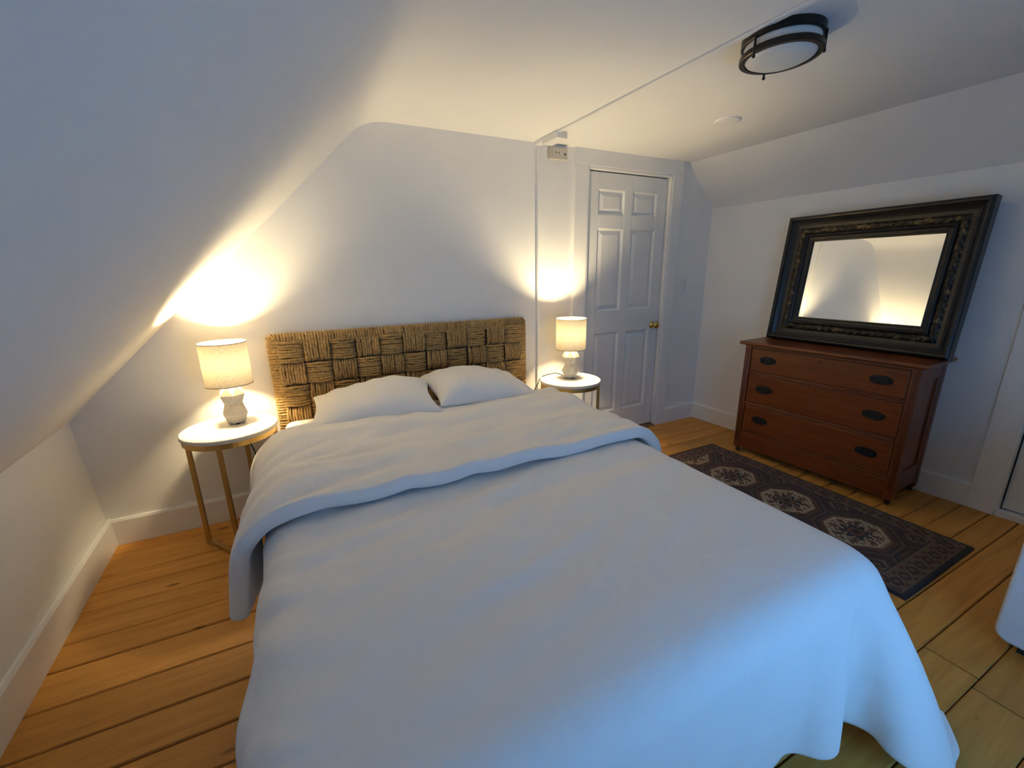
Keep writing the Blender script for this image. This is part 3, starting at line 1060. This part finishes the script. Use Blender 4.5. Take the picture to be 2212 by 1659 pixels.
def table_lamp(loc, rz, label, cord_pts):
    root = empty('table_lamp', loc, rz, label, 'lamp', 'lit bedside lamps')
    n = 6
    rings = [(0.040, 0.006, 0), (0.0600, 0.053, 1), (0.041, 0.099, 0), (0.040, 0.105, 0), (0.0610, 0.153, 1), (0.039, 0.200, 0)]
    vs, fs = [], []
    for r_, z, h_ in rings:
        for i in range(n):
            a = 2 * math.pi * (i + 0.5 * h_) / n
            vs.append((r_ * math.cos(a), r_ * math.sin(a), z))
    for j in range(len(rings) - 1):
        h0, h1 = rings[j][2], rings[j + 1][2]
        for i in range(n):
            k = (i + 1) % n
            a0, a1, b0, b1 = j * n + i, j * n + k, (j + 1) * n + i, (j + 1) * n + k
            if h0 == h1: fs.append((a0, a1, b1, b0))
            elif h0 == 0: fs += [(a0, a1, b0), (a1, b1, b0)]
            else: fs += [(a0, b1, b0), (a0, a1, b1)]
    fs += [tuple(range(n - 1, -1, -1)), tuple((len(rings) - 1) * n + i for i in range(n))]
    bs = MB().add(vs, fs); bs.build('lamp_base', CERAMIC, root)
    for k in range(3):
        a = k * 2.094 + .5
        ft = MB()
        ft.lathe([(0, 0), (0.008, 0), (0.008, 0.007), (0, 0.007)], 10, center=(0.030 * math.cos(a), 0.030 * math.sin(a), 0))
        ft.build('rubber_foot', BLACK, root)
    nk = MB(); nk.lathe([(0.018, 0.195), (0.018, 0.205), (0.008, 0.208), (0.008, 0.235), (0.017, 0.237), (0.017, 0.285), (0.012, 0.288)], 16)
    nk.build('socket', BRASS, root)
    R, za, zb = 0.1025, 0.207, 0.416
    sh = MB(); sh.lathe([(R, za), (R, zb)], 64); 
    so = sh.build('shade', SHADE, root)
    so.data.transform(Matrix.Identity(4))
    for z in (za, zb):
        tr = MB()
        tr.lathe([(R - 0.0015, z - 0.002), (R + 0.0012, z - 0.002), (R + 0.0012, z + 0.002), (R - 0.0015, z + 0.002), (R - 0.0015, z - 0.002)], 64, smooth=False)
        tr.build('shade_edge', SHADE_TRIM, so)
    for k in range(3):
        a = k * 2.094
        sp = MB()
        sp.tube([(0.017 * math.cos(a), 0.017 * math.sin(a), 0.244), (R * 0.6 * math.cos(a), R * 0.6 * math.sin(a), 0.250), ((R - 0.001) * math.cos(a), (R - 0.001) * math.sin(a), za + 0.004)], 0.0015, 6)
        sp.build('shade_wire', STEEL, so)
    bl = MB(); bl.sphere((0, 0, 0.318), 0.03, 16, 10, (1, 1, 1.15)); bl.build('bulb', BULB, root)
    cd = MB()
    P = [Vector(p) for p in cord_pts]
    sm = []
    for i in range(len(P) - 1):
        p0, p1, p2, p3 = P[max(i - 1, 0)], P[i], P[i + 1], P[min(i + 2, len(P) - 1)]
        for t in (0, .2, .4, .6, .8):
            sm.append(0.5 * ((2 * p1) + (-p0 + p2) * t + (2 * p0 - 5 * p1 + 4 * p2 - p3) * t * t + (-p0 + 3 * p1 - 3 * p2 + p3) * t ** 3))
    sm.append(P[-1])
    cd.tube(sm, 0.0030, 6); cd.build('cord', CORD, root)
    return root


table_lamp((0.680, -0.185, T_H), math.radians(12), 'lit table lamp with faceted white base, left of the bed under the sloping ceiling',
           [(0.0, 0.05, 0.012), (0.02, 0.10, 0.006), (0.03, 0.150, -0.02), (0.032, 0.150, -0.10), (0.06, 0.140, -0.22), (0.09, 0.135, -0.40), (0.12, 0.125, -0.57), (0.16, 0.120, -0.612)])
table_lamp((2.690, -0.245, T_H), math.radians(-8), 'lit table lamp with faceted white base, right of the bed before the door',
           [(-0.045, 0.02, 0.016), (-0.085, 0.045, 0.030), (-0.13, 0.075, 0.020), (-0.18, 0.10, -0.004), (-0.20, 0.12, -0.06), (-0.225, 0.15, -0.14), (-0.24, 0.17, -0.30), (-0.22, 0.18, -0.612)])

# ------------------------------------------------------------------ dresser
DS = 1.443
dr = empty('dresser', wall_point(DS), WALL_ROT, 'reddish-brown wooden three-drawer dresser on casters against the right wall', 'dresser')
DW, DF, DB = 0.483, -0.398, -0.026       # half width, front and back planes
ZB, ZT = 0.036, 0.822
body = MB(); body.box(-DW + 0.03, DW - 0.022, DF + 0.025, DB, ZB + 0.05, ZT); body.build('carcass', CHERRY, dr)
for sx in (-1, 1):
    for (ya, yb, nm) in ((DF, DF + 0.045, 'post'), (DB - 0.045, DB, 'post')):
        p = MB(); p.box(sx * DW - 0.042 * (sx > 0), sx * DW + 0.042 * (sx < 0), ya, yb, ZB, ZT)
        if ya == DF:
            for q in (0.011, 0.021, 0.031):
                xx = sx * (DW - q)
                p.tube([(xx, DF + 0.001, ZB + 0.06), (xx, DF + 0.001, ZT - 0.03)], 0.0042, 8)
        p.build('post', CHERRY_Z, dr, bevel=0.002)
    x0, x1 = (DW - 0.020, DW - 0.003) if sx > 0 else (-DW + 0.003, -DW + 0.020)
    for za, zb in ((ZT - 0.085, ZT), (ZB + 0.035, ZB + 0.16)):
        sf = MB(); sf.box(x0, x1, DF + 0.045, DB - 0.045, za, zb); sf.build('side_rail', CHERRY, dr, bevel=0.002)
    pn = MB(); xp = (DW - 0.022, DW - 0.012) if sx > 0 else (-DW + 0.012, -DW + 0.022)
    pn.box(xp[0], xp[1], DF + 0.045, DB - 0.045, ZB + 0.16, ZT - 0.085); pn.build('side_panel', CHERRY_Z, dr)
    for ya, yb in ((DF + 0.045, DF + 0.085), (DB - 0.085, DB - 0.045)):
        ss_ = MB(); ss_.box(x0, x1, ya, yb, ZB + 0.16, ZT - 0.085); ss_.build('side_stile', CHERRY_Z, dr, bevel=0.002)
top = MB()
tw, tf, tb = DW + 0.034, DF - 0.032, -0.020
prof = [(0.0, 0.0), (0.010, 0.004), (0.012, 0.012), (0.006, 0.022), (0.0, 0.026)]
vs, fs = [], []
for ins, z in [(0.014, 0.0), (0.004, 0.005), (0.0, 0.012), (0.002, 0.020), (0.008, 0.026)]:
    vs += [(-tw + ins, tf + ins, ZT + z), (tw - ins, tf + ins, ZT + z), (tw - ins, tb, ZT + z), (-tw + ins, tb, ZT + z)]
for k in range(4):
    for s_ in range(4):
        n_ = (s_ + 1) % 4
        fs.append((k * 4 + s_, k * 4 + n_, k * 4 + 4 + n_, k * 4 + 4 + s_))
fs += [(0, 3, 2, 1), (16, 17, 18, 19)]
top.add(vs, fs); top.build('dresser_top', CHERRY, dr, bevel=0.0015)
DTOP = ZT + 0.026


def drawer_pull(parent, x, z, y):
    h_ = MB()
    pts = []
    for k in range(24):
        a = 2 * math.pi * k / 24
        rx = 0.056 * (1 - 0.05 * math.cos(6 * a))
        rz = 0.027 * (1 + 0.05 * math.cos(6 * a))
        pts.append((rx * math.cos(a), rz * math.sin(a)))
    h_.prism([(px + x, pz + z) for px, pz in pts], y - 0.004, y + 0.002, 'y')
    for sx in (-1, 1):
        h_.sphere((x + sx * 0.034, y - 0.008, z + 0.003), 0.008, 10, 6)
    bail = [(x + 0.034 * math.cos(a), y - 0.014 - 0.006 * math.sin(-a), z + 0.003 + 0.020 * math.sin(a)) for a in [math.pi + math.pi * k / 10 for k in range(11)]]
    h_.tube(bail, 0.0035, 8)
    h_.build('drawer_pull', IRON, parent)


for k, (za, zb, key) in enumerate(((0.640, 0.802, True), (0.408, 0.612, True), (0.180, 0.380, False))):
    dw_ = MB(); dw_.box(-0.4375, 0.4375, DF + 0.004, DF + 0.03, za, zb)
    d_ = dw_.build('drawer', CHERRY, dr, bevel=0.004, seg=2)
    for hx in (-0.318, 0.318):
        drawer_pull(d_, hx, (za + zb) / 2 + 0.006, DF + 0.004)
    if key:
        kh = MB()
        mm = Matrix.Translation((0, DF + 0.003, zb - 0.024)) @ Matrix.Rotation(math.radians(90), 4, 'X')
        kh.lathe([(0.0, 0.0), (0.004, 0.0), (0.004, 0.002), (0.0, 0.002)], 12, m=mm)
        kh.box(-0.0015, 0.0015, DF + 0.0015, DF + 0.006, zb - 0.036, zb - 0.024)
        kh.build('keyhole', IRON, d_)
for za, zb in ((0.804, ZT), (0.614, 0.638), (0.382, 0.406), (0.158, 0.178)):
    rl = MB(); rl.box(-0.441, 0.441, DF + 0.006, DF + 0.03, za, zb)
    if zb - za > 0.02:
        for q in (0.25, 0.75):
            zz = za + (zb - za) * q
            rl.tube([(-0.441, DF + 0.006, zz), (0.441, DF + 0.006, zz)], 0.004, 8)
    rl.build('drawer_rail', CHERRY, dr, bevel=0.001)
ap = MB(); ap.box(-0.441, 0.441, DF + 0.003, DF + 0.025, 0.045, 0.156); ap.build('apron', CHERRY, dr, bevel=0.002)
for sx in (-1, 1):
    for yy in (DF + 0.024, DB - 0.024):
        cs = MB()
        cx_ = sx * (DW - 0.024)
        cs.tube([(cx_, yy, 0.02), (cx_, yy, ZB + 0.002)], 0.010, 10)
        cs.tube([(cx_ - 0.010, yy, 0.0140), (cx_ + 0.010, yy, 0.0140)], 0.0135, 14)
        cs.box(cx_ - 0.013, cx_ + 0.013, yy - 0.006, yy + 0.006, 0.014, 0.036)
        cs.build('caster', BRONZE, dr)

# ------------------------------------------------------------------ mirror leaning on the wall, standing on the dresser
MW, MH, MT = 1.008, 0.842, 0.070
LEAN = math.radians(5.8)
off_b = 0.122
mir = empty('wall_mirror', wall_point(1.466, off_b, DTOP + 0.001), WALL_ROT, 'large mirror in a wide dark carved frame leaning on the dresser', 'mirror')
mir.rotation_euler = (-LEAN, 0, WALL_ROT - math.radians(3.07))


def frame_sweep(prof, hw_, hh):
    """prof: (inset from outer edge, height in front of back); mitred rectangle, centred at (0, hh)"""
    vs, fs = [], []
    for ins, t in prof:
        vs += [(-hw_ + ins, -t, ins), (hw_ - ins, -t, ins), (hw_ - ins, -t, 2 * hh - ins), (-hw_ + ins, -t, 2 * hh - ins)]
    for k in range(len(prof) - 1):
        for s_ in range(4):
            n_ = (s_ + 1) % 4
            fs.append((k * 4 + s_, k * 4 + n_, k * 4 + 4 + n_, k * 4 + 4 + s_))
    return vs, fs


FW = 0.168
prof = [(0.0, 0.0), (0.0, 0.058), (0.004, 0.066), (0.014, 0.070), (0.024, 0.066), (0.028, 0.058), (0.034, 0.054), (0.046, 0.044), (0.060, 0.036), (0.078, 0.031)]
vs, fs = frame_sweep(prof, MW / 2, MH / 2)
MB().add(vs, fs).build('outer_frame', EBONY, mir)
prof = [(0.118, 0.031), (0.122, 0.040), (0.130, 0.043), (0.137, 0.038), (0.140, 0.030), (0.156, 0.024), (0.160, 0.027), (0.164, 0.026), (FW, 0.014), (FW, 0.0)]
vs, fs = frame_sweep(prof, MW / 2, MH / 2)
MB().add(vs, fs).build('inner_frame', EBONY, mir)
# carved, once gilded band between them
og = MB()
for side in range(4):
    horiz = side in (0, 2)
    L = (MW if horiz else MH) - 2 * 0.078
    n = int(L / 0.008)
    m_rows = 8
    vs, fs = [], []
    for i in range(n + 1):
        for j in range(m_rows + 1):
            ins = 0.078 + 0.040 * j / m_rows
            lim = (MW if horiz else MH) / 2 - ins
            t = -lim + 2 * lim * i / n
            bulge = 0.031 + 0.012 * math.sin(math.pi * j / m_rows)
            if 0 < j < m_rows:
                bulge += 0.0045 * math.sin(t * 150 + 2.2 * math.sin(j * 1.1)) * math.sin(math.pi * j / m_rows) + 0.003 * mnoise.noise(Vector((t * 60, j * 0.9, side * 7.0)))
            if side == 0: p = (t, -bulge, ins)
            elif side == 2: p = (t, -bulge, MH - ins)
            elif side == 1: p = (MW / 2 - ins, -bulge, MH / 2 + t)
            else: p = (-MW / 2 + ins, -bulge, MH / 2 + t)
            vs.append(p)
    for i in range(n):
        for j in range(m_rows):
            a = i * (m_rows + 1) + j
            fs.append((a, a + 1, a + m_rows + 2, a + m_rows + 1))
    og.add(vs, fs, True)
o = og.build('carved_band', GILT, mir); tag(o, 'worn gilded leaf carving round the frame')
gl = MB(); gl.box(-MW / 2 + FW - 0.004, MW / 2 - FW + 0.004, -0.012, -0.004, FW - 0.004, MH - FW + 0.004); gl.build('mirror_glass', MIRROR, mir)
bk = MB(); bk.box(-MW / 2 + 0.02, MW / 2 - 0.02, -0.004, 0.0, 0.02, MH - 0.02); bk.build('backing_board', THRESH, mir)

# ------------------------------------------------------------------ rug with octagon medallions
RX0, RX1, RYA, RYB = 3.150, 3.862, -0.560, -2.050
rug_o = ((RX0 + RX1) / 2, (RYA + RYB) / 2, 0.0)
st = 0.0065
nx, ny = int((RX1 - RX0) / st), int((RYA - RYB) / st)
U = np.linspace(-(RX1 - RX0) / 2, (RX1 - RX0) / 2, nx + 1)
Vv = np.linspace(-(RYA - RYB) / 2, (RYA - RYB) / 2, ny + 1)
UU, VV = np.meshgrid(U, Vv, indexing='ij')
hwid, hlen = (RX1 - RX0) / 2, (RYA - RYB) / 2
NAVY, PLUM, RUST, TAN, IVORY, BROWN = [np.array(c) for c in ((0.016, 0.014, 0.018), (0.045, 0.019, 0.022), (0.150, 0.062, 0.030), (0.210, 0.135, 0.072), (0.40, 0.33, 0.215), (0.100, 0.058, 0.034))]
colr = np.zeros((nx + 1, ny + 1, 3)); colr[:] = PLUM
edge_d = np.minimum(hwid - np.abs(UU), hlen - np.abs(VV))
per = 0.355
vm = (VV + 0.048 + per / 2) % per - per / 2          # medallions along the length
um = UU


def octd(a, b): return np.maximum(np.maximum(np.abs(a), np.abs(b)), (np.abs(a) + np.abs(b)) * 0.74)


od = octd(um, vm * 1.12)
h1 = np.sin(um * 210) * np.sin(vm * 190)
def paint(mask, col): colr[mask] = col
paint((od < 0.205) & (od > 0.192), BROWN)
paint((od < 0.192) & (od > 0.178), NAVY)
paint((od < 0.178) & (od > 0.150), RUST * 0.55)
paint((od < 0.150), TAN)
paint((od < 0.142), IVORY)
ang = np.arctan2(vm, um); rad_ = np.hypot(um, vm)
paint((od < 0.130) & (h1 > 0.45), NAVY)
paint((od < 0.130) & (np.sin(um * 97 + 1) * np.sin(vm * 120 + .5) > 0.62), RUST)
paint((od < 0.120) & ((np.sin(ang * 4) ** 2 > 0.75)) & (rad_ > 0.06), RUST * 0.8)
paint((rad_ < 0.062 + 0.016 * np.cos(8 * ang)), NAVY)
paint((rad_ < 0.040 + 0.008 * np.cos(8 * ang)), RUST)
paint((rad_ < 0.020), NAVY)
# small diamonds between medallions
dm = np.abs(np.abs(um) - 0.20) + np.abs(np.abs(vm) - per / 2)
paint((dm < 0.055), TAN * 0.8); paint((dm < 0.040), NAVY); paint((dm < 0.018), RUST)
# border
bd = edge_d
run = np.where((hwid - np.abs(UU)) < (hlen - np.abs(VV)), VV, UU)
paint(bd < 0.125, NAVY)
paint(bd < 0.118, TAN * 0.75)
q = (run % 0.075) - 0.0375
mot = np.abs(q) + np.abs(bd - 0.068) * 1.0
paint((bd < 0.112) & (bd > 0.028), BROWN * 1.35)
paint((bd < 0.112) & (bd > 0.028) & (np.sin(run * 84) * np.sin(bd * 140) > 0.55), PLUM)
paint((bd < 0.112) & (bd > 0.028) & (mot < 0.030), NAVY)
paint((bd < 0.112) & (bd > 0.028) & (mot < 0.016), RUST * 1.1)
paint(bd < 0.028, TAN * 0.7)
paint((bd < 0.020), NAVY * 1.2)
colr *= 0.82 * (1 + 0.18 * rng.standard_normal((nx + 1, ny + 1, 1))).clip(0.5, 1.6)
vs = np.stack([UU, VV, np.full_like(UU, 0.009) + 0.0006 * rng.standard_normal(UU.shape)], -1)
vs[..., 2] = np.where(edge_d < 0.004, 0.001, vs[..., 2])
fs = [(i * (ny + 1) + j, (i + 1) * (ny + 1) + j, (i + 1) * (ny + 1) + j + 1, i * (ny + 1) + j + 1) for i in range(nx) for j in range(ny)]
me = bpy.data.meshes.new('rug')
me.from_pydata(vs.reshape(-1, 3).tolist(), [], fs)
at = me.color_attributes.new('pattern', 'FLOAT_COLOR', 'POINT')
at.data.foreach_set('color', np.concatenate([colr.reshape(-1, 3), np.ones(((nx + 1) * (ny + 1), 1))], 1).astype(np.float32).ravel())
me.update()
RUGM, nt, b = new_mat('wool_rug')
an = N(nt, 'ShaderNodeAttribute'); an.attribute_name = 'pattern'
nt.links.new(an.outputs['Color'], b.inputs['Base Color'])
b.inputs['Roughness'].default_value = 0.95
b.inputs['Sheen Weight'].default_value = 0.1
nz = N(nt, 'ShaderNodeTexNoise'); nz.inputs['Scale'].default_value = 260
bp = N(nt, 'ShaderNodeBump'); bp.inputs['Strength'].default_value = 0.5; bp.inputs['Distance'].default_value = 0.004
nt.links.new(coords(nt).outputs[0], nz.inputs['Vector']); nt.links.new(nz.outputs['Fac'], bp.inputs['Height']); nt.links.new(bp.outputs['Normal'], b.inputs['Normal'])
ro = link_mesh('rug', me, RUGM, loc=rug_o, rot=(0, 0, math.radians(-0.9) * -1))
tag(ro, 'dark patterned wool rug with cream octagon medallions between bed and dresser', 'rug')

# ------------------------------------------------------------------ ceiling light
FC = (2.748, -1.475)
cl = empty('ceiling_light', (FC[0], FC[1], H_CEIL), label='round ceiling light with white glass bowl in two dark bronze rings', cat='ceiling light')
cl.scale = (0.91, 0.91, 0.91)
m_ = MB(); m_.lathe([(0.0, 0.0), (0.146, 0.0), (0.146, -0.028), (0.142, -0.030), (0.0, -0.030)], 64, smooth=False); m_.build('mounting_ring', BRONZE, cl)
m_ = MB(); m_.lathe([(0.128, -0.058), (0.145, -0.058), (0.148, -0.062), (0.148, -0.078), (0.145, -0.080), (0.128, -0.080), (0.128, -0.058)], 64, smooth=False); m_.build('lower_ring', BRONZE, cl)
m_ = MB(); m_.lathe([(0.0, -0.102), (0.04, -0.1005), (0.075, -0.096), (0.105, -0.088), (0.122, -0.080), (0.130, -0.070), (0.133, -0.055), (0.134, -0.030)], 64); m_.build('glass_bowl', OPAL, cl)
for k in range(3):
    a = math.radians(56 + 120 * k)
    ca, sa = math.cos(a), math.sin(a)
    m_ = MB(); m_.tube([(0.146 * ca, 0.146 * sa, -0.022), (0.146 * ca, 0.146 * sa, -0.092)], 0.0045, 10)
    m_.sphere((0.146 * ca, 0.146 * sa, -0.094), 0.0065, 10, 6)
    m_.build('retaining_post', BRONZE, cl)

# round painted cover plate on the ceiling
m_ = MB(); m_.lathe([(0.0, -0.009), (0.055, -0.009), (0.068, -0.006), (0.070, 0.0)], 40)
tag(m_.build('ceiling_cover_plate', TRIMP, loc=(3.358, -0.785, H_CEIL)), 'round painted-over cover plate on the ceiling above the dresser', 'cover plate')

# cable raceway along the ceiling and its wider cover by the back wall
rw = empty('cable_raceway', (2.552, 0.0, H_CEIL), label='thin white cable raceway running along the ceiling past the light', cat='raceway')
a = math.atan2(2.700 - 2.552, 3.40)
mm = Matrix.Rotation(a, 4, 'Z')
m_ = MB(); m_.box(-0.011, 0.011, FRONT_Y + 0.02, -0.20, -0.011, 0.0, mm); m_.build('strip', TRIMP, rw, bevel=0.003)
m_ = MB(); m_.box(-0.013, 0.030, -0.12, 0.0, -0.022, 0.0); m_.build('end_strip', TRIMP, rw, bevel=0.003)
m_ = MB(); m_.box(-0.016, 0.060, -0.265, -0.10, -0.040, 0.0, mm); m_.build('junction_cover', WHITEP, rw, bevel=0.003)

# small beige alarm box near the ceiling
ab = empty('wall_alarm', (2.712, 0.0, 2.108), label='small aged beige alarm box on the wall just below the ceiling', cat='alarm')
m_ = MB(); m_.box(-0.070, 0.070, -0.030, 0.0, -0.036, 0.036); m_.build('housing', BEIGE, ab, bevel=0.005)
m_ = MB(); m_.box(-0.056, 0.066, -0.034, -0.030, -0.032, 0.032); m_.build('face_plate', BEIGE, ab, bevel=0.002)
for bx, bz, br in ((-0.028, 0.004, 0.004), (-0.005, 0.002, 0.004), (0.044, -0.003, 0.0065)):
    m_ = MB(); m_.lathe([(0, 0), (br, 0), (br, 0.002), (0, 0.0025)], 12, m=Matrix.Translation((bx, -0.034, bz)) @ Matrix.Rotation(math.radians(90), 4, 'X')); m_.build('button', BLACK, ab)

# light switch
ls = empty('light_switch', (3.990, 0.0, 1.222), label='white toggle light switch on the wall right of the door', cat='light switch')
m_ = MB(); m_.box(-0.035, 0.035, -0.006, 0.0, -0.057, 0.057); m_.build('plate', WHITEP, ls, bevel=0.003)
m_ = MB(); m_.box(-0.005, 0.005, -0.018, -0.005, -0.002, 0.010); m_.build('toggle', BEIGE, ls, bevel=0.001)
for z in (-0.03, 0.03):
    m_ = MB(); m_.lathe([(0, 0), (0.003, 0), (0.003, 0.001), (0, 0.0015)], 8, m=Matrix.Translation((0, -0.006, z)) @ Matrix.Rotation(math.radians(90), 4, 'X')); m_.build('screw', STEEL, ls)

# white rounded appliance at the right edge
fr = empty('white_cabinet', (3.155, -2.295, 0), math.radians(4), 'white cabinet with rounded lower corner at the right edge of the photo', 'cabinet')
m_ = MB()
w_, d_, r_ = 0.50, 0.50, 0.045
prof = []
for (cx_, cz_, a0) in ((-d_ + r_, 0.045 + r_, 180), (-r_, 0.045 + r_, 270), (-r_, 0.62 - r_, 0), (-d_ + r_, 0.62 - r_, 90)):
    for k in range(7):
        a = math.radians(a0 + 15 * k)
        prof.append((cx_ + r_ * math.cos(a), cz_ + r_ * math.sin(a)))
m_.prism(prof, 0.0, w_, 'x'); m_.build('cabinet_shell', FRIDGE, fr, bevel=0.012, seg=3)
m_ = MB(); m_.box(0.05, w_ - 0.03, -d_ + 0.05, -0.06, 0.0, 0.055); m_.build('plinth', BLACK, fr)
